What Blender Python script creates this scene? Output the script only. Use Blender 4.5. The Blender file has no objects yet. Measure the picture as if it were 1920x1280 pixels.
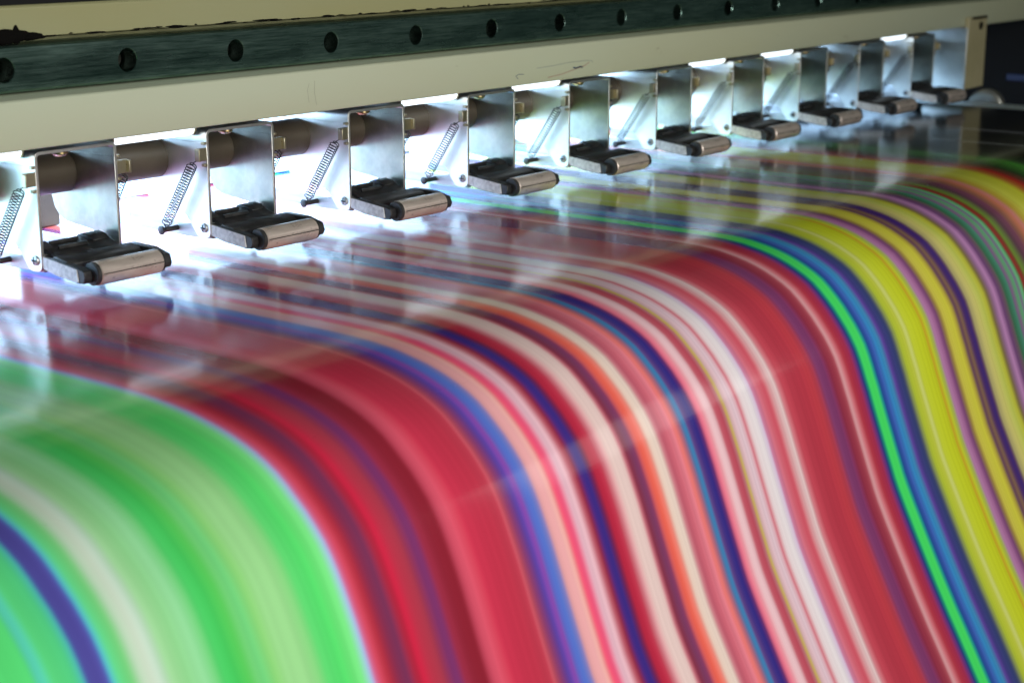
import bpy, bmesh, math, random
from mathutils import Vector, Matrix
random.seed(7)
scene = bpy.context.scene
col = scene.collection
S = 0.001                       # shapes are written in millimetres
ZP = -145.5                     # media plane, measured down from the lens; world z = 0 is the media plane

# ------------------------------------------------------------------ camera
cam_d = bpy.data.cameras.new('camera'); cam = bpy.data.objects.new('camera', cam_d); col.objects.link(cam)
fpx, vx, vy = 3100.0, 2502.0, -805.0
ax = Vector((vx, vy, fpx)).normalized()
azd = Vector((0, fpx, -vy)).normalized()
ay = ax.cross(azd)
az = -azd
right = Vector((ax.x, ay.x, az.x)); down = Vector((ax.y, ay.y, az.y)); fwd = Vector((ax.z, ay.z, az.z))
R = Matrix((right, -down, -fwd)).transposed().to_4x4()
cam.matrix_world = Matrix.Translation((0, 0, -ZP*S)) @ R
cam_d.sensor_width = 36.0; cam_d.lens = fpx/1920*36
cam_d.clip_start = 0.02; cam_d.clip_end = 20
cam_d.dof.use_dof = True; cam_d.dof.focus_distance = 0.735; cam_d.dof.aperture_fstop = 15.0
scene.camera = cam

# ------------------------------------------------------------------ world, lamps, exposure
w = bpy.data.worlds.new('World'); scene.world = w; w.use_nodes = True
w.node_tree.nodes['Background'].inputs[0].default_value = (0.032, 0.045, 0.042, 1)
w.node_tree.nodes['Background'].inputs[1].default_value = 1.0
def area(name, loc, target, size, power, color, sy=None):
    d = bpy.data.lights.new(name, 'AREA'); d.energy = power; d.color = color
    d.shape = 'RECTANGLE' if sy else 'SQUARE'; d.size = size*S
    if sy: d.size_y = sy*S
    o = bpy.data.objects.new(name, d); col.objects.link(o)
    l = Vector((loc[0], loc[1], loc[2]-ZP))*S; t = Vector((target[0], target[1], target[2]-ZP))*S
    o.location = l; o.rotation_euler = (t-l).to_track_quat('-Z', 'Y').to_euler()
    return o
area('room_lamp', (340, -300, 70), (600, 360, -200), 420, 5.6, (1.0, 0.985, 0.945))
area('room_lamp', (1235, -150, 150), (520, 317, -181), 250, 0.2, (1.0, 0.98, 0.96), 190)
scene.view_settings.view_transform = 'Standard'; scene.view_settings.look = 'None'
scene.view_settings.exposure = 0; scene.view_settings.gamma = 1
scene.view_settings.use_curve_mapping = False
scene.cycles.max_bounces = 10; scene.cycles.glossy_bounces = 6
BAR_EMIT = 7.0; TUBE_EMIT = 2.4; STRIP_EMIT = 25.0

# ------------------------------------------------------------------ helpers
def P(x, y, z): return Vector((x*S, y*S, (z-ZP)*S))
class MB:
    def __init__(s): s.v = []; s.f = []
    def add(s, vs, fs):
        b = len(s.v); s.v += [tuple(v) for v in vs]; s.f += [tuple(i+b for i in f) for f in fs]; return s
    def box(s, x0, x1, y0, y1, z0, z1):
        vs = [(x, y, z) for x in (x0, x1) for y in (y0, y1) for z in (z0, z1)]
        return s.add(vs, [(0,1,3,2),(4,6,7,5),(0,4,5,1),(2,3,7,6),(0,2,6,4),(1,5,7,3)])
    def prism_x(s, poly, x0, x1):          # polygon in (y, z), extruded along x
        n = len(poly)
        vs = [(x0, y, z) for y, z in poly] + [(x1, y, z) for y, z in poly]
        fs = [tuple(range(n))[::-1], tuple(range(n, 2*n))] + [(i, (i+1) % n, n+(i+1) % n, n+i) for i in range(n)]
        return s.add(vs, fs)
    def prism_y(s, poly, y0, y1, caps=True):          # polygon in (x, z), extruded along y
        n = len(poly)
        vs = [(x, y0, z) for x, z in poly] + [(x, y1, z) for x, z in poly]
        fs = [(i, (i+1) % n, n+(i+1) % n, n+i) for i in range(n)]
        if caps: fs += [tuple(range(n))[::-1], tuple(range(n, 2*n))]
        return s.add(vs, fs)
    def lathe(s, prof, origin, axis='x', n=32):        # prof: (offset along axis, radius)
        vs = []; fs = []
        m = len(prof)
        for a, r in prof:
            for k in range(n):
                t = 2*math.pi*k/n; c, d = math.cos(t)*r, math.sin(t)*r
                if axis == 'x': vs.append((origin[0]+a, origin[1]+c, origin[2]+d))
                elif axis == 'y': vs.append((origin[0]+c, origin[1]+a, origin[2]+d))
                else: vs.append((origin[0]+c, origin[1]+d, origin[2]+a))
        for i in range(m-1):
            for k in range(n):
                fs.append((i*n+k, i*n+(k+1) % n, (i+1)*n+(k+1) % n, (i+1)*n+k))
        fs.append(tuple(range(n))[::-1]); fs.append(tuple(range((m-1)*n, m*n)))
        return s.add(vs, fs)
    def tube(s, pts, r, n=6):
        pts = [Vector(p) for p in pts]; vs = []; fs = []
        up = Vector((0.31, 0.77, 0.55)).normalized(); prev = None
        for i, p in enumerate(pts):
            t = (pts[min(i+1, len(pts)-1)]-pts[max(i-1, 0)]).normalized()
            if prev is None: a = t.cross(up).normalized()
            else:
                a = prev - t*prev.dot(t); a.normalize()
            prev = a; b = t.cross(a)
            for k in range(n):
                q = 2*math.pi*k/n; vs.append(p+a*math.cos(q)*r+b*math.sin(q)*r)
        for i in range(len(pts)-1):
            for k in range(n): fs.append((i*n+k, i*n+(k+1) % n, (i+1)*n+(k+1) % n, (i+1)*n+k))
        fs.append(tuple(range(n))[::-1]); fs.append(tuple(range((len(pts)-1)*n, len(pts)*n)))
        return s.add(vs, fs)
    def build(s, name, mat, parent=None, org=(0, 0, ZP), bevel=0, smooth=35, segs=2):
        me = bpy.data.meshes.new(name)
        me.from_pydata([((x-org[0])*S, (y-org[1])*S, (z-org[2])*S) for x, y, z in s.v], [], s.f)
        bm = bmesh.new(); bm.from_mesh(me); bmesh.ops.recalc_face_normals(bm, faces=bm.faces); bm.to_mesh(me); bm.free()
        if smooth:
            for p in me.polygons: p.use_smooth = True
            me.set_sharp_from_angle(angle=math.radians(smooth))
        me.materials.append(mat)
        o = bpy.data.objects.new(name, me); col.objects.link(o)
        if parent: o.parent = parent
        else: o.location = P(*org)
        if bevel:
            m = o.modifiers.new('edge', 'BEVEL'); m.width = bevel*S; m.segments = segs; m.limit_method = 'ANGLE'
            m.angle_limit = math.radians(40); m.harden_normals = False
        return o
def tag(o, label=None, cat=None, group=None, kind=None):
    if label: o['label'] = label
    if cat: o['category'] = cat
    if group: o['group'] = group
    if kind: o['kind'] = kind
    return o
def empty(name, org):
    o = bpy.data.objects.new(name, None); col.objects.link(o); o.location = P(*org); o.empty_display_size = 0.01; return o
def copy_tree(o, parent=None):
    c = o.copy(); col.objects.link(c); c.parent = parent
    for ch in list(o.children): copy_tree(ch, c)
    return c

# ------------------------------------------------------------------ materials
class NT:
    def __init__(s, name):
        s.m = bpy.data.materials.new(name); s.m.use_nodes = True; s.t = s.m.node_tree
        s.b = s.t.nodes['Principled BSDF']; s.tc = None
    def n(s, typ, **kw):
        x = s.t.nodes.new(typ)
        for k, v in kw.items(): setattr(x, k, v)
        return x
    def l(s, a, b): s.t.links.new(a, b)
    def coord(s, scale=(1, 1, 1), loc=(0, 0, 0)):
        if not s.tc: s.tc = s.n('ShaderNodeTexCoord')
        mp = s.n('ShaderNodeMapping'); mp.inputs['Scale'].default_value = scale; mp.inputs['Location'].default_value = loc
        s.l(s.tc.outputs['Object'], mp.inputs['Vector']); return mp.outputs['Vector']
    def noise(s, scale, vec, detail=4, rough=0.55):
        x = s.n('ShaderNodeTexNoise'); x.inputs['Scale'].default_value = scale; x.inputs['Detail'].default_value = detail
        x.inputs['Roughness'].default_value = rough; s.l(vec, x.inputs['Vector']); return x.outputs['Fac']
    def ramp(s, fac, stops):
        x = s.n('ShaderNodeValToRGB'); e = x.color_ramp.elements
        while len(e) < len(stops): e.new(0.5)
        for k, (p, c) in enumerate(stops):
            e[k].position = p; e[k].color = (c, c, c, 1) if isinstance(c, (int, float)) else (*c, 1)
        s.l(fac, x.inputs['Fac']); return x.outputs['Color']
    def mix(s, f, a, b, blend='MIX'):
        x = s.n('ShaderNodeMix', data_type='RGBA', blend_type=blend)
        for sock, v in ((x.inputs[0], f), (x.inputs[6], a), (x.inputs[7], b)):
            if isinstance(v, (int, float)): sock.default_value = v
            elif isinstance(v, tuple): sock.default_value = (*v, 1)
            else: s.l(v, sock)
        return x.outputs[2]
    def math(s, op, a, b=None):
        x = s.n('ShaderNodeMath', operation=op)
        for sock, v in ((x.inputs[0], a), (x.inputs[1], b)):
            if v is None: continue
            if isinstance(v, (int, float)): sock.default_value = v
            else: s.l(v, sock)
        return x.outputs[0]
    def bump(s, h, strength, dist=0.0003):
        x = s.n('ShaderNodeBump'); x.inputs['Strength'].default_value = strength; x.inputs['Distance'].default_value = dist
        s.l(h, x.inputs['Height']); s.l(x.outputs['Normal'], s.b.inputs['Normal'])
    def set(s, **kw):
        for k, v in kw.items():
            k = k.replace('_', ' ')
            i = s.b.inputs[k]
            if isinstance(v, tuple): i.default_value = (*v, 1)
            elif isinstance(v, (int, float)): i.default_value = v
            else: s.l(v, i)
        return s
def lin(c):
    return tuple(((v/255)/12.92 if v/255 <= 0.04045 else ((v/255+0.055)/1.055)**2.4) for v in c)

# painted beam: yellowed white enamel with smears and dark grime spots
def beam_mat(name, base, yellow, stain_amt):
    t = NT(name)
    a = t.noise(9, t.coord((0.25, 1, 1.2)), 5)
    b = t.noise(60, t.coord((0.35, 1, 1)), 6, 0.65)
    c0 = t.mix(t.ramp(a, [(0.35, 0.0), (0.7, 1.0)]), base, yellow)
    sp = t.ramp(b, [(0.66, 0.0), (0.74, stain_amt)])
    c1 = t.mix(sp, c0, (0.16, 0.11, 0.04))
    g = t.noise(260, t.coord((0.2, 1, 1)), 3)
    c2 = t.mix(t.ramp(g, [(0.72, 0.0), (0.78, 0.6*stain_amt)]), c1, (0.06, 0.05, 0.03))
    t.set(Base_Color=c2, Roughness=t.ramp(a, [(0.3, 0.33), (0.8, 0.5)]))
    t.bump(t.noise(900, t.coord()), 0.06)
    return t.m
M_beam = beam_mat('beam_enamel', (0.56, 0.61, 0.46), (0.54, 0.55, 0.37), 0.6)
M_upper = beam_mat('upper_enamel', (0.36, 0.36, 0.20), (0.34, 0.31, 0.12), 1.0)
t = NT('ground_steel')                      # rail: lengthwise grinding marks
sv = t.coord((0.05, 1, 1))
g1 = t.noise(1300, sv, 4, 0.7); g2 = t.noise(30, t.coord((0.5, 1, 2.5)), 4)
t.set(Base_Color=t.mix(t.ramp(g1, [(0.3, 0.0), (0.7, 1.0)]), (0.07, 0.145, 0.12), (0.33, 0.48, 0.42)), Metallic=1.0,
      Roughness=t.ramp(g2, [(0.3, 0.2), (0.7, 0.38)]))
t.bump(g1, 0.12, 0.0001); M_rail = t.m
t = NT('dark_bolt'); t.set(Base_Color=(0.012, 0.011, 0.007), Metallic=0.3, Roughness=0.4); M_bolt = t.m
t = NT('brass_screw'); t.set(Base_Color=(0.55, 0.42, 0.2), Metallic=1.0, Roughness=0.3); M_brass = t.m
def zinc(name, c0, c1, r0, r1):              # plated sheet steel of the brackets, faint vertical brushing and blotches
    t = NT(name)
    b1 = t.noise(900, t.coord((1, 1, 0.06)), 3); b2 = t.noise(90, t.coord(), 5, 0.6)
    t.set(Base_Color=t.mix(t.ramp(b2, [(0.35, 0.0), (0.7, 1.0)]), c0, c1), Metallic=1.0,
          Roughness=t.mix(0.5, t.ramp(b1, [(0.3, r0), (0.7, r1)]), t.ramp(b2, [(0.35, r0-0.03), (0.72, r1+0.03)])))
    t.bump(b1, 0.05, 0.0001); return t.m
M_zinc = zinc('zinc_sheet', (0.74, 0.75, 0.71), (0.86, 0.86, 0.81), 0.34, 0.44)
M_shaded = zinc('shaded_zinc', (0.30, 0.31, 0.27), (0.46, 0.45, 0.38), 0.30, 0.42)     # darker copy: shade inside the channel put into the colour
t = NT('tab_steel'); t.set(Base_Color=(0.46, 0.42, 0.29), Metallic=1.0, Roughness=0.42); M_tab = t.m
t = NT('black_nylon')
k = t.noise(160, t.coord(), 5)
t.set(Base_Color=t.mix(t.ramp(k, [(0.45, 0.0), (0.75, 1.0)]), (0.02, 0.02, 0.021), (0.07, 0.068, 0.065)), Roughness=t.ramp(k, [(0.3, 0.3), (0.7, 0.5)]))
t.bump(t.noise(1500, t.coord()), 0.1, 0.0001); M_nylon = t.m
t = NT('lit_arm_side')
k = t.noise(300, t.coord((1, 1, 1)), 5, 0.7)
t.set(Base_Color=t.mix(t.ramp(k, [(0.4, 0.0), (0.7, 1.0)]), (0.85, 0.85, 0.83), (0.45, 0.45, 0.44)), Metallic=0.0, Roughness=0.4); M_plate = t.m
t = NT('roller_sleeve')                     # coppery sleeve with lengthwise ink smudges
k = t.noise(140, t.coord((0.6, 1.3, 1.3)), 6, 0.7); k2 = t.noise(420, t.coord((0.25, 1, 1)), 4)
c = t.mix(t.ramp(k2, [(0.3, 0.0), (0.75, 1.0)]), (0.60, 0.50, 0.44), (0.76, 0.66, 0.58))
c = t.mix(t.ramp(k, [(0.58, 0.0), (0.68, 0.85)]), c, (0.12, 0.045, 0.045))
t.set(Base_Color=c, Metallic=0.45, Roughness=t.ramp(k2, [(0.3, 0.26), (0.8, 0.42)])); M_sleeve = t.m
t = NT('spring_wire'); t.set(Base_Color=(0.03, 0.03, 0.03), Metallic=0.5, Roughness=0.4); M_spring = t.m
t = NT('bar_steel'); k = t.noise(300, t.coord((1, .2, 1)), 4)
t.set(Base_Color=t.mix(t.ramp(k, [(.3, 0.), (.7, 1.)]), (0.4, 0.42, 0.42), (0.6, 0.62, 0.62)), Metallic=0.8, Roughness=0.42); M_bar = t.m
t = NT('shaft_tube'); k = t.noise(50, t.coord((0.6, 1, 1)), 5)
t.set(Base_Color=t.mix(t.ramp(k, [(.3, 0.), (.7, 1.)]), (0.065, 0.052, 0.036), (0.10, 0.08, 0.055)), Roughness=0.42, Metallic=0.1); M_shaft = t.m
t = NT('shaded_underside'); t.set(Base_Color=(0.03, 0.03, 0.028), Roughness=0.6); M_under = t.m
t = NT('olive_paint'); k = t.noise(40, t.coord(), 5)
t.set(Base_Color=t.mix(t.ramp(k, [(.3, 0.), (.7, 1.)]), (0.42, 0.37, 0.2), (0.5, 0.44, 0.26)), Roughness=0.45); M_olive = t.m
t = NT('grease'); t.set(Base_Color=(0.004, 0.0035, 0.003), Roughness=0.9, Specular_IOR_Level=0.1); t.bump(t.noise(700, t.coord()), 0.8, 0.0006); M_grease = t.m
t = NT('black_cover'); t.set(Base_Color=(0.003, 0.003, 0.0035), Roughness=0.9); M_black = t.m
t = NT('pale_platen'); t.set(Base_Color=(0.55, 0.63, 0.62), Roughness=0.35); M_platen = t.m
t = NT('wheel_metal'); t.set(Base_Color=(0.34, 0.34, 0.31), Metallic=0.7, Roughness=0.35); M_wheel = t.m
t = NT('ink_blue'); t.set(Base_Color=(0.03, 0.07, 0.13), Roughness=0.5); M_ink = t.m
t = NT('pencil'); t.set(Base_Color=(0.27, 0.27, 0.2), Roughness=0.5); M_pencil = t.m
t = NT('ink_red'); t.set(Base_Color=(0.42, 0.27, 0.20), Roughness=0.5); M_inkr = t.m
t = NT('ink_faint'); t.set(Base_Color=(0.3, 0.34, 0.29), Roughness=0.5); M_ink2 = t.m
def emit(name, color, strength):
    t = NT(name); t.set(Base_Color=(0.02, 0.02, 0.02), Emission_Color=color, Emission_Strength=strength, Roughness=0.4); return t.m
M_barlight = emit('bar_diffuser', (0.44, 0.72, 1.0), BAR_EMIT)
M_barlow = emit('bar_diffuser_dim', (0.44, 0.72, 1.0), BAR_EMIT*0.18)
M_strip = emit('strip_diffuser', (0.42, 0.66, 1.0), STRIP_EMIT)
M_tube = emit('tube_diffuser', (0.80, 0.91, 1.0), TUBE_EMIT)
M_blue = emit('blue_lamp', (0.01, 0.08, 1.0), 0.025)
M_white = emit('white_pilot', (0.8, 0.95, 1.0), 0.8)
M_redl = emit('red_pilot', (1.0, 0.12, 0.03), 0.3)

# printed vinyl: lengthwise printed bands, colour against x, measured band by band
STRIPES = [
    (208.7, 80, 200, 110), (216.6, 80, 200, 105), (217.9, 80, 188, 160), (219.5, 80, 188, 165), (221.7, 85, 200, 115), (227.3, 75, 190, 120),
    (229.4, 72, 175, 165), (230.1, 70, 110, 170), (230.9, 72, 66, 140), (235.5, 75, 68, 145), (236.5, 75, 110, 180), (237.2, 85, 188, 200),
    (239.0, 90, 200, 125), (242.7, 105, 190, 110), (245.2, 170, 195, 170), (248.2, 190, 203, 185), (250.9, 178, 200, 185), (253.9, 145, 197, 140),
    (258.6, 130, 195, 130), (263.6, 138, 202, 148), (267.0, 110, 197, 120), (269.1, 70, 187, 95), (273.2, 62, 182, 85), (277.2, 80, 182, 80),
    (279.7, 105, 190, 110), (282.3, 100, 190, 115), (285.9, 125, 190, 105), (289.6, 140, 195, 130), (296.3, 140, 195, 130), (300.2, 125, 195, 120),
    (303.3, 85, 197, 105), (309.6, 72, 197, 95), (316.0, 110, 207, 115), (318.2, 140, 190, 190), (319.4, 155, 165, 222), (320.6, 185, 90, 130),
    (322.7, 192, 65, 85), (326.0, 160, 40, 55), (329.4, 120, 40, 70), (333.1, 100, 45, 80), (336.2, 150, 35, 55), (339.4, 187, 30, 60),
    (342.5, 165, 45, 65), (347.3, 150, 50, 65), (351.2, 110, 45, 95), (353.6, 110, 45, 95), (356.0, 140, 40, 60), (360.9, 125, 30, 45),
    (365.0, 120, 26, 40), (367.1, 170, 60, 80), (370.8, 197, 77, 97), (374.3, 192, 62, 82), (376.8, 182, 45, 70), (388.1, 170, 45, 65),
    (393.8, 165, 50, 68), (394.5, 192, 80, 95), (396.2, 150, 60, 75), (400.0, 100, 50, 110), (402.8, 75, 60, 150), (405.6, 130, 65, 155),
    (407.3, 80, 90, 172), (410.1, 75, 105, 187), (412.8, 110, 110, 170), (414.6, 200, 140, 140), (418.5, 213, 152, 156), (420.8, 217, 160, 152),
    (423.1, 217, 70, 100), (425.9, 212, 75, 112), (428.7, 202, 160, 175), (431.6, 207, 167, 177), (434.5, 170, 80, 95), (436.9, 130, 35, 55),
    (439.3, 60, 35, 110), (442.2, 48, 38, 118), (444.7, 90, 30, 70), (447.1, 162, 33, 55), (451.2, 172, 40, 65), (454.3, 192, 120, 130),
    (458.2, 207, 182, 177), (463.6, 207, 182, 178), (465.6, 172, 90, 105), (467.6, 118, 40, 60), (470.2, 105, 50, 80), (472.8, 112, 50, 90),
    (475.1, 196, 84, 80), (477.2, 214, 88, 72), (480.5, 218, 112, 100), (482.9, 207, 185, 172), (487.1, 207, 189, 178), (489.2, 180, 110, 120),
    (491.4, 168, 78, 95), (494.7, 185, 90, 105), (498.5, 202, 112, 127), (501.0, 217, 107, 100), (503.8, 150, 90, 110), (505.7, 70, 105, 150),
    (507.6, 50, 120, 168), (509.2, 90, 60, 120), (511.4, 60, 45, 115), (514.0, 43, 38, 118), (516.6, 75, 35, 95), (518.6, 202, 95, 120),
    (521.2, 217, 122, 137), (524.5, 212, 177, 182), (527.8, 207, 167, 174), (529.8, 175, 75, 90), (533.2, 165, 65, 80), (535.2, 165, 100, 110),
    (536.9, 178, 158, 66), (538.6, 190, 152, 160), (543.1, 207, 182, 192), (545.2, 202, 162, 172), (546.9, 187, 85, 100), (549.7, 212, 197, 200),
    (555.4, 210, 202, 204), (558.6, 192, 172, 197), (560.0, 180, 110, 142), (563.6, 197, 102, 117), (567.2, 192, 82, 97), (569.4, 187, 75, 90),
    (572.3, 202, 142, 147), (576.7, 207, 187, 187), (578.9, 192, 112, 122), (582.7, 177, 60, 75), (591.0, 162, 50, 65), (598.6, 167, 50, 65),
    (604.9, 177, 55, 65), (609.2, 165, 55, 70), (613.2, 115, 55, 100), (618.9, 115, 50, 95), (623.0, 130, 40, 60), (629.2, 152, 55, 70),
    (631.7, 207, 152, 157), (634.6, 192, 100, 110), (638.0, 165, 45, 60), (643.5, 150, 40, 70), (646.9, 90, 50, 120), (648.7, 25, 50, 110),
    (650.8, 28, 125, 110), (653.0, 62, 205, 95), (657.9, 67, 208, 90), (660.5, 28, 140, 140), (662.3, 28, 60, 132), (665.9, 60, 90, 172),
    (669.9, 50, 130, 187), (673.1, 60, 132, 177), (676.3, 92, 60, 147), (679.1, 60, 55, 120), (683.7, 50, 60, 110), (686.5, 60, 65, 100),
    (691.9, 172, 187, 45), (697.7, 185, 192, 60), (700.7, 202, 207, 122), (703.7, 187, 197, 40), (717.3, 187, 197, 33), (719.3, 190, 150, 40),
    (721.9, 187, 197, 40), (725.5, 160, 172, 80), (728.1, 172, 117, 162), (732.3, 167, 107, 152), (736.5, 110, 55, 110), (740.2, 150, 125, 60),
    (744.0, 202, 192, 75), (751.0, 207, 202, 63), (755.4, 170, 150, 60), (758.1, 90, 50, 90), (761.9, 132, 102, 72), (765.2, 80, 45, 102),
    (769.0, 58, 38, 112), (771.6, 85, 50, 95), (774.5, 172, 162, 110), (781.5, 207, 197, 112), (788.1, 187, 195, 90), (793.5, 195, 195, 60),
    (797.8, 120, 100, 60), (802.1, 145, 105, 140), (806.4, 187, 132, 182), (812.0, 110, 68, 115), (816.4, 105, 85, 95), (819.5, 60, 110, 80),
    (824.6, 70, 135, 110), (827.9, 130, 92, 135), (833.0, 95, 170, 115), (836.3, 125, 110, 140), (840.2, 102, 187, 125), (842.8, 105, 110, 75),
    (844.4, 152, 40, 40), (847.7, 120, 70, 45), (850.5, 112, 142, 55), (858.6, 95, 65, 75), (866.1, 122, 70, 92), (871.5, 152, 100, 80),
    (877.3, 202, 122, 92), (882.0, 217, 132, 122), (887.4, 190, 162, 60), (898.2, 207, 207, 78), (915.6, 202, 202, 58), (923.6, 182, 112, 50),
    (931.1, 172, 48, 38), (937.8, 110, 60, 45), (947.0, 50, 70, 40), (968.0, 80, 152, 60), (977.3, 60, 80, 50), (999.1, 22, 22, 20),
    (1029.1, 22, 22, 22), (1036.2, 120, 120, 120), (1043.5, 22, 22, 22), (1090.2, 22, 22, 22), (1098.3, 130, 130, 135), (1106.5, 24, 24, 24),
    (1205.5, 15, 18, 18),
]
stops = []
for x, *rgb in STRIPES:
    c = lin(rgb)
    stops.append((x*S, tuple(min(0.88, v*1.32) for v in c)))
t = NT('printed_vinyl')
xyz = t.n('ShaderNodeSeparateXYZ'); t.l(t.coord(), xyz.inputs[0]); X = xyz.outputs['X']
res = None
CORE = 25
for i in range(0, len(stops)-1, CORE):           # short ramps that overlap, blended softly inside each
    lo, hi = max(0, i-3), min(len(stops), i+CORE+4)
    seg = stops[lo:hi]
    if len(seg) < 2: break
    a, b = seg[0][0], seg[-1][0]
    mr = t.n('ShaderNodeMapRange'); t.l(X, mr.inputs['Value'])
    mr.inputs['From Min'].default_value = a; mr.inputs['From Max'].default_value = b
    cr = t.ramp(mr.outputs[0], [((x-a)/(b-a), c) for x, c in seg])
    if a < 0.69:                                   # softer ink edges on the near bands
        c2 = t.ramp(mr.outputs[0], [((x-a)/(b-a), c) for x, c in seg]); c2.node.color_ramp.interpolation = 'B_SPLINE'
        cr = t.mix(0.55, cr, c2)
    res = cr if res is None else t.mix(t.math('GREATER_THAN', X, stops[i][0]), res, cr)
fine = t.noise(1.0, t.coord((420, 1.0, 1.0)), 3, 0.55)          # fine lengthwise drag lines in the ink
res = t.mix(0.35, res, t.ramp(fine, [(0.3, 0.62), (0.7, 1.0)]), 'MULTIPLY')
t.set(Base_Color=res, Roughness=0.13, IOR=1.45)
weave = t.n('ShaderNodeTexWave', wave_type='BANDS', bands_direction='Y'); weave.inputs['Scale'].default_value = 420
weave.inputs['Distortion'].default_value = 0.6; t.l(t.coord(), weave.inputs['Vector'])
hgt = t.mix(0.6, weave.outputs['Fac'], t.noise(1600, t.coord((1, 0.4, 0.4)), 3))
t.bump(hgt, 0.05, 0.0001)
M_vinyl = t.m

# ------------------------------------------------------------------ setting: platen, rear cover, cabinet
PA=[(430.0, -145.5), (425.0, -145.5), (420.0, -145.5), (415.0, -145.5), (410.0, -145.5), (405.0, -145.6), (400.0, -145.7), (395.0, -145.8), (390.0, -146.1), (385.0, -146.4), (380.1, -146.9), (375.1, -147.4), (370.2, -148.2), (365.3, -149.1), (360.4, -150.1), (355.6, -151.3), (350.8, -152.8), (346.1, -154.5), (341.6, -156.6), (337.3, -159.0), (333.2, -162.0), (329.4, -165.2), (325.6, -168.4), (322.1, -172.0), (318.8, -175.7), (316.0, -179.8), (313.5, -184.1), (311.2, -188.6), (309.1, -193.1), (307.0, -197.6), (305.0, -202.3), (303.2, -206.9), (301.4, -211.6), (299.7, -216.2), (297.9, -220.9), (296.1, -225.6), (294.3, -230.2), (292.4, -234.9), (290.6, -239.6), (288.8, -244.2), (286.6, -248.7), (284.3, -253.1), (281.8, -257.5), (279.4, -261.8), (277.0, -266.2), (274.6, -270.6), (272.1, -275.0), (269.7, -279.3), (267.3, -283.7), (264.9, -288.1), (262.5, -292.5), (260.0, -296.8), (257.6, -301.2), (255.2, -305.6), (252.8, -310.0), (250.4, -314.4), (248.0, -318.7), (245.6, -323.1), (243.2, -327.5), (240.7, -331.9), (238.3, -336.3), (235.9, -340.6), (233.5, -345.0), (231.1, -349.4), (228.7, -353.8), (226.3, -358.2)]
PB=[(430.0, -145.5), (425.0, -145.5), (420.0, -145.5), (415.0, -145.5), (410.0, -145.5), (405.0, -145.5), (400.0, -145.5), (395.0, -145.5), (390.0, -145.6), (385.0, -145.8), (380.1, -146.2), (375.1, -146.7), (370.2, -147.6), (365.4, -148.6), (360.5, -149.8), (355.8, -151.3), (351.1, -153.1), (346.6, -155.2), (342.2, -157.5), (338.0, -160.2), (334.3, -163.4), (330.7, -166.9), (327.3, -170.5), (324.1, -174.4), (321.0, -178.3), (318.2, -182.4), (315.6, -186.7), (313.5, -191.2), (311.6, -195.8), (309.8, -200.5), (307.9, -205.1), (306.2, -209.8), (304.4, -214.5), (302.6, -219.2), (300.8, -223.8), (299.0, -228.5), (297.2, -233.1), (295.3, -237.8), (293.5, -242.5), (291.5, -247.0), (289.3, -251.5), (287.1, -256.0), (284.8, -260.5), (282.6, -264.9), (280.3, -269.4), (278.0, -273.8), (275.7, -278.3), (273.4, -282.7), (271.1, -287.1), (268.7, -291.5), (266.3, -295.9), (263.9, -300.3), (261.4, -304.6), (258.9, -309.0), (256.5, -313.3), (254.0, -317.7), (251.6, -322.1), (249.2, -326.4), (246.8, -330.8), (244.4, -335.2), (242.0, -339.6), (239.6, -344.0), (237.2, -348.4), (234.8, -352.7), (232.4, -357.1), (230.0, -361.5)]

XA, XB = 320.1, 656.9
def profile(x):
    k = min(max((x-XA)/(XB-XA), -0.1), 1.3)
    return [(a[0]*(1-k)+b[0]*k, a[1]*(1-k)+b[1]*k) for a, b in zip(PA, PB)]
def sheet(x0, x1, nx, yback, off, thick):      # a closed sheet following the platen and its rounded front
    m = MB(); top = []; bot = []
    for i in range(nx+1):
        x = x0+(x1-x0)*i/nx
        p = [(y, ZP) for y in (yback, 640, 560, 500, 460)]+profile(x)
        for j, (y, z) in enumerate(p):
            y0, z0 = p[max(j-1, 0)]; y1, z1 = p[min(j+1, len(p)-1)]
            L = math.hypot(y1-y0, z1-z0); ny, nz = (z1-z0)/L, -(y1-y0)/L      # outward
            top.append((x, y-ny*off, z-nz*off)); bot.append((x, y-ny*(off+thick), z-nz*(off+thick)))
    n = len(top)//(nx+1); N = len(top)
    fs = []
    for i in range(nx):
        for j in range(n-1):
            q = (i*n+j, (i+1)*n+j, (i+1)*n+j+1, i*n+j+1)
            fs.append(q); fs.append(tuple(k+N for k in q[::-1]))
    for i in range(nx):
        for j in (0, n-1): fs.append((i*n+j, (i+1)*n+j, N+(i+1)*n+j, N+i*n+j))
    for j in range(n-1):
        for i in (0, nx): fs.append((i*n+j, i*n+j+1, N+i*n+j+1, N+i*n+j))
    return m.add(top+bot, fs)
o = sheet(60, 1268, 40, 715, 0.9, 4).build('platen', M_platen, smooth=50)
tag(o, kind='structure')
o = sheet(90, 1230, 60, 700, 0, 0.5).build('printed_sheet', M_vinyl, smooth=50)
tag(o, 'glossy vinyl sheet printed with green red and yellow bands, curving down over the front', 'printed sheet')
tag(MB().box(-200, 1900, 760, 770, -420, 260).build('rear_cover', M_black), kind='structure')
tag(MB().box(1560, 1580, 300, 760, -420, 260).build('side_cover', M_black), kind='structure')

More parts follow.
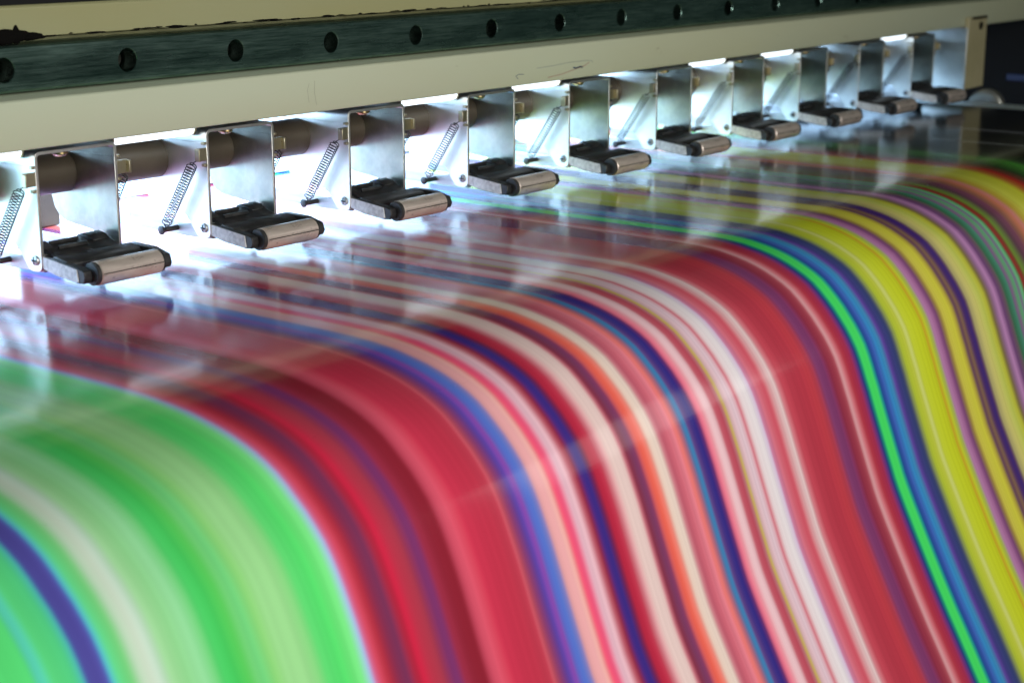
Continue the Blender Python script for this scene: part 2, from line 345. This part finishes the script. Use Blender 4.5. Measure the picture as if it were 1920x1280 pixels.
# ------------------------------------------------------------------ gantry beam
bx0, bx1 = 150, 1556
beam = empty('gantry_beam', (800, 600, -88.5))
tag(beam, 'long yellowed white beam crossing above the row of rollers', 'beam')
OB = (800, 600, -88.5)
MB().prism_x([(535, -87.5), (535.6, -88.5), (650, -88.5), (650, -69), (536.4, -69), (535.3, -69.5), (535, -70.4)], bx0, bx1).build('lower_beam', M_beam, beam, OB, bevel=0.5)
lb = bpy.data.objects['lower_beam']; lb.data.materials.append(M_under)          # dark colour stands in for shade under the beam
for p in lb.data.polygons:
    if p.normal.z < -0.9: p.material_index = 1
MB().box(bx0, bx1, 566, 650, -68.9, -49).build('rail_seat', M_upper, beam, OB)
MB().prism_x([(552, -47.4), (552, -36), (553, -35), (650, -35), (650, -48.9), (566.2, -48.9), (560, -47.4)], bx0, bx1).build('upper_beam', M_upper, beam, OB, bevel=0.4)
MB().box(bx0, bx1, 553.5, 650, -34.9, 60).build('cable_tray', M_black, beam, OB)
def blob(name, mat, parent, org, cx, cy, cz, rx, ry, rz, seed):
    bm = bmesh.new(); bmesh.ops.create_icosphere(bm, subdivisions=3, radius=1)
    rnd = random.Random(seed); ph = [(rnd.uniform(2, 5), rnd.uniform(0, 6)) for _ in range(6)]
    m = MB()
    vs = []
    for v in bm.verts:
        k = 1+0.16*sum(math.sin(a*(v.co.x*(i % 2)+v.co.z*((i+1) % 2)+v.co.y*.5)+b) for i, (a, b) in enumerate(ph))/2
        vs.append((cx+v.co.x*rx*k, cy+v.co.y*ry*k, cz+v.co.z*rz*k))
    bm.verts.index_update(); m.add(vs, [[q.index for q in f.verts] for f in bm.faces]); bm.free()
    return m.build(name, mat, parent, org, smooth=80)
blob('grease_lump', M_grease, beam, OB, 390, 551.8, -46.6, 8.5, 1.6, 3.4, 3)
blob('grease_lump', M_grease, beam, OB, 394, 551.8, -46.0, 2.0, 1.2, 3.6, 9)
blob('grease_lump', M_grease, beam, OB, 402, 551.8, -47.2, 6, 1.0, 1.3, 11)
rg = random.Random(5)
for i in range(64):                      # crumbs of old grease along the upper edge of the rail
    x = rg.uniform(400, 760)
    blob('grease_crumb', M_grease, beam, OB, x, 551.9, -47.4+rg.uniform(-.2, .5), rg.uniform(.8, 6), .25, rg.uniform(.15, .45), 20+i)
def mark(pts, r, mat):                   # hand-drawn strokes, a film of ink on the face
    m = MB()
    for (x0, z0), (x1, z1) in zip(pts, pts[1:]):
        d = Vector((x1-x0, z1-z0)); d.normalize(); nx, nz = -d.y*r, d.x*r
        m.add([(x0+nx, 534.93, z0+nz), (x0-nx, 534.93, z0-nz), (x1-nx, 534.93, z1-nz), (x1+nx, 534.93, z1+nz)], [(0, 1, 2, 3)])
    m.build('ink_mark', mat, beam, OB, smooth=0)
mark([(706, -80.4), (722, -80.0), (735, -79.3), (752, -79.4), (757, -80.0), (757.5, -81.0)], 0.16, M_ink2)
mark([(739, -82.3), (742, -82.9), (746, -82.2), (748, -83.0)], 0.4, M_ink)
mark([(716, -86.0), (728, -85.2), (739, -83.6), (749, -82.2), (754, -80.6)], 0.22, M_inkr)
mark([(690, -84.8), (688, -83.2), (691, -82.4), (695, -82.8)], 0.15, M_ink)
mark([(536, -75.0), (534.8, -78), (535.6, -83.5)], 0.07, M_pencil)
mark([(539.5, -74.0), (539.2, -79), (540.3, -85)], 0.07, M_pencil)

# ------------------------------------------------------------------ linear rail, counterbored every 60 mm
rail = empty('linear_rail', (800, 566, -59)); OR = (800, 566, -59)
tag(rail, 'dark ground steel guide rail with a row of bolt holes', 'guide rail')
HZ, HR, FY = -59.1, 4.75, 548.7
def rail_mesh():
    m = MB(); n = 32
    zt, zb = -50.8, -67.0
    holes = [385.2+60*i for i in range(-3, 20)]
    for h in holes:
        x0, x1 = h-30, h+30
        outer = []; inner = []
        for k in range(n):
            a = 2*math.pi*k/n; c, s_ = math.cos(a), math.sin(a)
            inner.append((h+HR*c, FY, HZ+HR*s_))
            hw, hh_t, hh_b = 30, zt-HZ, HZ-zb
            hh = hh_t if s_ >= 0 else hh_b
            # map direction to the rectangle, keeping the corners
            q = k % 8; side = k//8
            outer.append(None)
        # rectangle points: 8 per side, starting at +x mid going up
        per = []
        hw = 30; ht = zt-HZ; hb = HZ-zb
        for k in range(n):
            u = k/n*4
            if u < .5: per.append((hw, ht*u/.5))
            elif u < 1.5: per.append((hw*(1-2*(u-.5)), ht))
            elif u < 2: per.append((-hw, ht*(1-(u-1.5)/.5)))
            elif u < 2.5: per.append((-hw, -hb*(u-2)/.5))
            elif u < 3.5: per.append((-hw+2*hw*(u-2.5), -hb))
            else: per.append((hw, -hb*(1-(u-3.5)/.5)))
        outer = [(h+a, FY, HZ+b) for a, b in per]
        rim = [(h+(HR+.25)*math.cos(2*math.pi*k/n), FY, HZ+(HR+.25)*math.sin(2*math.pi*k/n)) for k in range(n)]
        inner = [(x, FY+.3, z) for x, y, z in inner]
        deep = [(x, FY+13, z) for x, y, z in inner]
        vs = outer+rim+inner+deep
        fs = []
        for r in range(3):
            fs += [(r*n+k, r*n+(k+1) % n, (r+1)*n+(k+1) % n, (r+1)*n+k) for k in range(n)]
        fs.append(tuple(range(3*n, 4*n)))
        m.add(vs, fs)
    a, b = holes[0]-30, holes[-1]+30
    for (y0, z0), (y1, z1) in [((FY, zt), (FY+.9, -50.0)), ((FY+.9, -50.0), (566, -50.0)), ((566, -67.9), (FY+.9, -67.9)), ((FY+.9, -67.9), (FY, zb))]:
        m.add([(a, y0, z0), (b, y0, z0), (b, y1, z1), (a, y1, z1)], [(0, 1, 2, 3)])
    for x in (a, b):
        m.add([(x, FY, zt), (x, FY+.9, -50), (x, 566, -50), (x, 566, -67.9), (x, FY+.9, -67.9), (x, FY, zb)], [(0, 1, 2, 3, 4, 5)])
    return m, holes
m, holes = rail_mesh()
m.build('rail_body', M_rail, rail, OR, smooth=25)
bo = None
for h in holes:
    if bo is None:
        mm = MB().lathe([(0, 4.1), (-3.6, 4.1), (-4.0, 3.7), (-4.0, 2.2), (-1.6, 2.0)], (h, FY+12.9, HZ), 'y', 20)
        bo = mm.build('bolt', M_bolt, rail, (h, FY+12.9, HZ)); base = h
        bo.location = Vector(((h-OR[0])*S, (FY+12.9-OR[1])*S, (HZ-OR[2])*S))
    else:
        c = bo.copy(); col.objects.link(c); c.parent = rail; c.location = bo.location+Vector(((h-base)*S, 0, 0))

# ------------------------------------------------------------------ shaft and hangers behind the brackets
o = MB().lathe([(0, 8.4), (.6, 8.9), (887.4, 8.9), (888, 8.4)], (374, 573, -105), 'x', 48).build('tie_shaft', M_shaft, None, (757, 573, -105))
tag(o, 'brown tube running through all the roller brackets under the beam', 'shaft')
hang = []
HG = []
for k in range(13):
    a = math.pi+math.pi*k/12; HG.append((573+13.5*math.cos(a), -105+13.5*math.sin(a)))
HG += [(586.5, -88.7), (559.5, -88.7)]
for n, lab in ((1, 'between the second and third roller units'), (4, 'between the fifth and sixth roller units'), (7, 'between the eighth and ninth roller units')):
    x = 523.5+88*(n-1)
    o = MB().prism_x(HG, x, x+4).build('shaft_hanger', M_olive, None, (x+2, 573, -89), bevel=.4)
    tag(o, 'small rounded olive hanger plate holding the brown tube '+lab, 'hanger', 'hanger plates on the tube')

# ------------------------------------------------------------------ lamps
ordn = ['first', 'second', 'third', 'fourth', 'fifth', 'sixth', 'seventh', 'eighth', 'ninth', 'tenth']
for n in (-1, 0, 2, 3, 5, 6, 8):
    x0, x1 = 429.5+88*n+1.5, 389+88*(n+1)-1.2
    dy = 41.5 if n in (1, 4, 7) else 0          # set back behind the tube where a hanger plate stands
    e = empty('light_tube', ((x0+x1)/2, 548+dy, -88.6)); og = ((x0+x1)/2, 548+dy, -88.6)
    poly = [(544, -88.6), (544, -90.6), (545, -92.2), (547, -93), (549, -93), (551, -92.2), (552, -90.6), (552, -88.6)]
    poly = [(y+dy, z) for y, z in poly]
    MB().prism_x(poly, x0+.8, x1-.8).build('diffuser', M_tube, e, og, smooth=60)
    for a in (x0, x1-.8): MB().prism_x([(543.6+dy+(y-dy-544)*1.1, z-(.3 if z < -89 else 0)) for y, z in poly], a, a+.8).build('end_cap', M_tab, e, og)
    lab = 'glowing white lamp strip under the beam left of the first roller unit' if n < 0 else 'glowing white lamp strip under the beam between the %s and %s roller units' % (ordn[n], ordn[n+1])
    tag(e, lab, 'lamp', 'lamp strips under the beam')
for x0, x1, mt, lab in ((120, 790, M_barlight, 'bright bluish white light bar glaring behind the nearer roller units'), (796, 1255, M_barlow, 'dimmer bluish light bar behind the farther roller units')):
    og = ((x0+x1)/2, 690, ZP+.1); e = empty('light_bar', og)
    MB().box(x0, x1, 684, 690, ZP+1.5, -96).build('diffuser', mt, e, og, bevel=1)
    MB().box(x0-2, x1+2, 690.5, 699, ZP+.1, -90).build('housing', M_black, e, og, bevel=1)
    tag(e, lab, 'lamp', 'light bars behind the rollers')
og = (660, 620, -88.6); e = empty('light_strip', og)
MB().box(60, 1255, 603, 637, -92.5, -90.2).build('diffuser', M_strip, e, og, bevel=.8)
MB().box(58, 1257, 600, 640, -90.1, -88.6).build('housing', M_tab, e, og)
tag(e, 'long bluish lamp strip under the back of the beam, seen as glare on the sheet', 'lamp')
o = MB().box(466, 483, 652, 664, ZP+.2, -89).build('rear_post', M_shaft, None, (474, 658, ZP+.2), bevel=.8)
tag(o, 'brown upright post behind the first roller unit', 'post')

# ------------------------------------------------------------------ pinch roller unit
OU = (409, 545, -140)
def arc(cx, cz, r, a0, a1, n=5):
    return [(cx+r*math.cos(math.radians(a0+(a1-a0)*i/n)), cz+r*math.sin(math.radians(a0+(a1-a0)*i/n))) for i in range(n+1)]
def make_unit():
    u = empty('pinch_roller_unit', OU)
    xl, xr, th = 389.0, 428.9, 1.4
    zt = -90.2
    b = MB()
    ro, ri = 2.6, 1.2
    outer = [(xl, -96)]+arc(xl+ro, zt-ro, ro, 180, 90)+arc(xr-ro, zt-ro, ro, 90, 0)+[(xr, -96)]
    inner = [(xr-th, -96)]+arc(xr-th-ri, zt-th-ri, ri, 0, 90)+arc(xl+th+ri, zt-th-ri, ri, 90, 180)+[(xl+th, -96)]
    n = len(outer)
    ring = outer+inner[::-1]
    y0, y1 = 539, 582
    vs = [(x, y0, z) for x, z in ring]+[(x, y1, z) for x, z in ring]; N = len(ring)
    fs = []
    for i in range(n-1):
        fs.append((i, i+1, N+i+1, N+i)); fs.append((n+i, n+i+1, N+n+i+1, N+n+i))
        fs.append((i, i+1, n+i+1, n+i)); fs.append((N+i, N+i+1, N+n+i+1, N+n+i))
    b.add(vs, fs)
    fl = [(539, -96), (539, -135.2), (539.5, -136.8), (540.7, -137.7), (542, -138), (545.6, -138), (547.2, -137.5), (548.2, -136.4),
          (554.2, -128.9), (555.6, -128.2), (572.5, -126.4), (577.3, -124.6), (580.4, -121.2), (582, -116), (582, -96)]
    b.prism_x(fl, xl, xl+th); b.prism_x(fl, xr-th, xr)
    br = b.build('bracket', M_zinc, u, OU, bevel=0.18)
    br.data.materials.append(M_shaded)
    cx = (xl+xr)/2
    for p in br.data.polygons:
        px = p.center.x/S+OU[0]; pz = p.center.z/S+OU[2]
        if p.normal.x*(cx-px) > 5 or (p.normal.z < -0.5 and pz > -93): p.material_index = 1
    for sgn, xb in ((-1, xl), (1, xr)):
        q = MB()
        xa, xc = sorted((xb-0.2*sgn, xb+sgn*5.6))
        q.box(xa, xc, 539.2, 540.6, -103.6, -98.0)
        xa, xc = sorted((xb+sgn*4.6, xb+sgn*5.9)); q.box(xa, xc, 537.3, 539.3, -103.4, -98.2)
        xa, xc = sorted((xb-0.1*sgn, xb+sgn*1.7))
        q.box(xa, xc, 538.8, 540.9, -96.8, -95.6); q.box(xa, xc, 538.8, 540.9, -106.2, -104.9)
        q.build('hook_tab', M_tab, br, OU, bevel=0.3)
        sx = xb+sgn*5.4
        a = Vector((sx, 540, -101.5)); c = Vector((sx+0.2*sgn, 562.8, -135.0))
        d = (c-a).normalized(); e1 = Vector((1, 0, 0)); e2 = d.cross(e1)
        L = (c-a).length
        pts = [a+e1*0.0+Vector((sgn*-.8, -1.2, 1.6)), a+Vector((0, -1.4, 0.6)), a+Vector((0, -.9, -1.4))]
        turns, sg = 25, 14
        for k in range(turns*sg+1):
            f = k/(turns*sg); ang = 2*math.pi*k/sg
            fr = min(1, f*turns/1.2, (1-f)*turns/1.2)*2.15
            pts.append(a+d*(3.2+(L-4.6)*f)+e1*math.cos(ang)*fr+e2*math.sin(ang)*fr)
        pts += [c+d*-.4+e2*1.3, c+d*1.2+e2*.6, c+d*1.4-e2*.8]
        MB().tube(pts, 0.24, 5).build('spring', M_spring, u, OU, smooth=80)
        head = [(0, 1.5), (.3, 2.0), (1.0, 2.0), (1.3, 1.25), (2.0, 1.1), (2.3, 1.25), (10, 1.25)]
        x_h = sx+sgn*2.4
        MB().lathe([(-sgn*p, r) for p, r in head], (x_h, 562.8, -135.6), 'x', 20).build('spring_post', M_nylon, u, OU)
        # flat lever reaching back from the pivot
        xa, xc = sorted((xb-sgn*1.9, xb-sgn*3.9))
        MB().prism_x([(540, -131.2), (548, -131.2), (556, -132.8), (596, -132.4), (596, -138.0), (556, -138.6), (540, -138.2)], xa, xc).build('lever', M_bar, u, OU, bevel=.25)
        ps = MB().lathe([(0, 1.2), (.35, 1.9), (.9, 2.1), (1.1, 2.1)], (xb+sgn*1.1 if sgn > 0 else xb-1.1, 542.6, -133.3), 'x', 18)
        if sgn > 0: ps = MB().lathe([(0, 1.2), (-.35, 1.9), (-.9, 2.1), (-1.1, 2.1)], (xb+1.1, 542.6, -133.3), 'x', 18)
        po = ps.build('pivot_screw', M_brass if False else M_bar, u, OU)
        xx = xb+sgn*1.12; q = MB()
        xa, xc = sorted((xx-sgn*.4, xx+sgn*.06))
        q.box(xa, xc, 541.1, 544.1, -133.6, -133.0); q.box(xa, xc, 542.3, 542.9, -134.8, -133.6); q.box(xa, xc, 542.3, 542.9, -133.0, -131.8)
        q.build('cross_slot', M_black, po, OU, smooth=0)
    ms = MB().lathe([(0, 3.4), (-1.2, 3.4), (-2.3, 2.2), (-2.5, .9)], (405.5, 545, zt-th), 'z', 24).build('mounting_screw', M_brass, u, OU)
    # black holder: pivot block, cross bar, two arms
    h = MB()
    h.prism_x([(534.5, -131.6), (541, -129.6), (547, -128.2), (551, -128.6), (553.5, -131), (553.5, -135.5), (548, -137.6), (534.5, -137.6)], 392.9, 425.0)
    holder = h.build('holder', M_nylon, u, OU, bevel=.5)
    h = MB(); h.prism_x([(541, -129.4), (544, -127.6), (548, -126.9), (551.5, -127.8), (552, -129)], 416, 424.9); h.build('pivot_lug', M_nylon, holder, OU, bevel=.6)
    h = MB(); h.prism_x([(541, -129.2), (546, -127.0), (550.5, -127.6), (552, -129)], 391.5, 397); h.build('pivot_lug', M_nylon, holder, OU, bevel=.6)
    h = MB(); h.box(398, 412, 539.2, 540.4, -129.9, -128.4); h.box(398, 412, 545, 546.2, -128.6, -127.3); h.build('rib', M_nylon, holder, OU, bevel=.25)
    MB().prism_x([(525.0, -133.0), (526.5, -131.8), (534.4, -131.0), (534.4, -137.8), (525.0, -138.2)], 391.0, 430.0).build('cross_bar', M_nylon, holder, OU, bevel=.5)
    armL = [(539.5, -131.2), (539.5, -136.6), (531, -138.4), (518.5, -139.6), (514.5, -139.3), (513.6, -137), (514.2, -134.4), (518.5, -133.4)]
    al = MB().prism_x(armL, 389.9, 393.6).build('arm', M_nylon, holder, OU, bevel=.35)
    face = [(y+(.35 if y < 520 else -.35), z+(.4 if z < -136 else -.4)) for y, z in armL[:4]]+[(517.4, -138.8), (518.2, -134.0)]
    MB().prism_x(face, 389.45, 389.88).build('side_face', M_plate, al, OU)  # pale skin: bright light on the black arm's side, put into the colour
    armR = [(534.3, -131.0), (534.3, -137.6), (518.5, -139.4), (512.4, -138.9), (511.2, -136.8), (512.4, -133.4), (520, -131.4)]
    MB().prism_x(armR, 427.6, 431.6).build('arm', M_nylon, holder, OU, bevel=.4)
    r = MB().lathe([(0, 4.5), (.35, 4.85), (30.4, 4.85), (30.8, 4.5)], (395.6, 514.6, -136.0), 'x', 40).build('roller', M_sleeve, u, OU)
    for x0, x1 in ((393.7, 395.55), (426.45, 427.5)):
        MB().lathe([(0, 4.2), (.3, 4.6), (x1-x0-.1, 4.6), (x1-x0, 4.4)], (x0, 514.6, -136.0), 'x', 32).build('end_cap', M_nylon, r, OU)
    # raised joint line along the sleeve
    MB().box(396.2, 425.9, 514.6-4.93, 514.6-4.6, -135.9, -135.55).build('seam', M_bolt, r, OU)
    return u
unit = make_unit()
where = ['first from the left, nearest the camera, with coppery smudged roller', 'second from the left, long dark spring beside its bright bracket', 'third from the left, just past the first hanger plate', 'fourth from the left along the beam', 'fifth from the left, near the blue scribble', 'sixth from the left along the beam', 'seventh from the left along the beam', 'eighth from the left, small and slightly blurred', 'ninth from the left, second nearest the olive end bracket', 'tenth and last, beside the olive end bracket']
for n in range(10):
    o = unit if n == 0 else copy_tree(unit)
    o.location = P(OU[0]+88*n, OU[1], OU[2])
    tag(o, 'spring loaded pinch roller unit, '+where[n], 'roller unit', 'pinch roller units along the beam')

# ------------------------------------------------------------------ far end: end bracket, wheel, cabinet lights
e = empty('end_bracket', (1283, 545, -137)); og = (1283, 545, -137)
MB().box(1266, 1302, 531.5, 534.9, -137, -81).build('front_plate', M_olive, e, og, bevel=.6)
MB().box(1266, 1302, 535.5, 566, -137, -89).build('block', M_olive, e, og, bevel=.6)
MB().box(1264, 1265.9, 531.6, 566, -137, -89).build('side_face', M_zinc, e, og, bevel=.3)
MB().box(1272, 1300, 530.6, 531.4, -82.6, -80.6).build('top_lip', M_bolt, e, og)
MB().lathe([(0, 3.1), (-.8, 3.1), (-1.2, 2.4)], (1289, 531.4, -88), 'y', 20).build('bolt', M_bolt, e, og)
tag(e, 'olive painted end bracket closing the row at the right end of the beam', 'bracket')
e = empty('guide_pulley', (1288, 522, -152)); og = (1288, 522, -152)
MB().lathe([(0, 9.0), (.1, 12.4), (1.2, 14.2), (5, 14.4), (9, 14.2), (10, 13)], (1284, 522, -152.0), 'x', 48).build('rim', M_wheel, e, og)
MB().lathe([(-.8, 4), (-.2, 8.0), (.5, 8.2)], (1283.9, 522, -152.0), 'x', 40).build('hub', M_wheel, e, og)
tag(e, 'round grey metal wheel standing past the right edge of the platen', 'wheel')
e = empty('control_box', (1500, 440, -145)); og = (1500, 440, -145)
MB().box(1440, 1550, 380, 640, -170, -70).build('body', M_black, e, og, bevel=2)
MB().box(1438.5, 1439.8, 548, 566, -145, -139.5).build('blue_lamp', M_blue, e, og, bevel=.5)
for y, z, s_, mt, nm in ((514, -125, 2.2, M_white, 'white_lamp'), (508, -126, 1.6, M_white, 'white_lamp'), (510, -140, 2.2, M_white, 'white_lamp'), (504, -141, 1.5, M_white, 'white_lamp'), (500, -130, 5, M_redl, 'red_lamp')):
    MB().lathe([(0, s_), (-1, s_*.9), (-1.6, s_*.5)], (1439.8, y, z), 'x', 16).build(nm, mt, e, og)
tag(e, 'dark control box with blue and red pilot lights beyond the end bracket', 'control box')
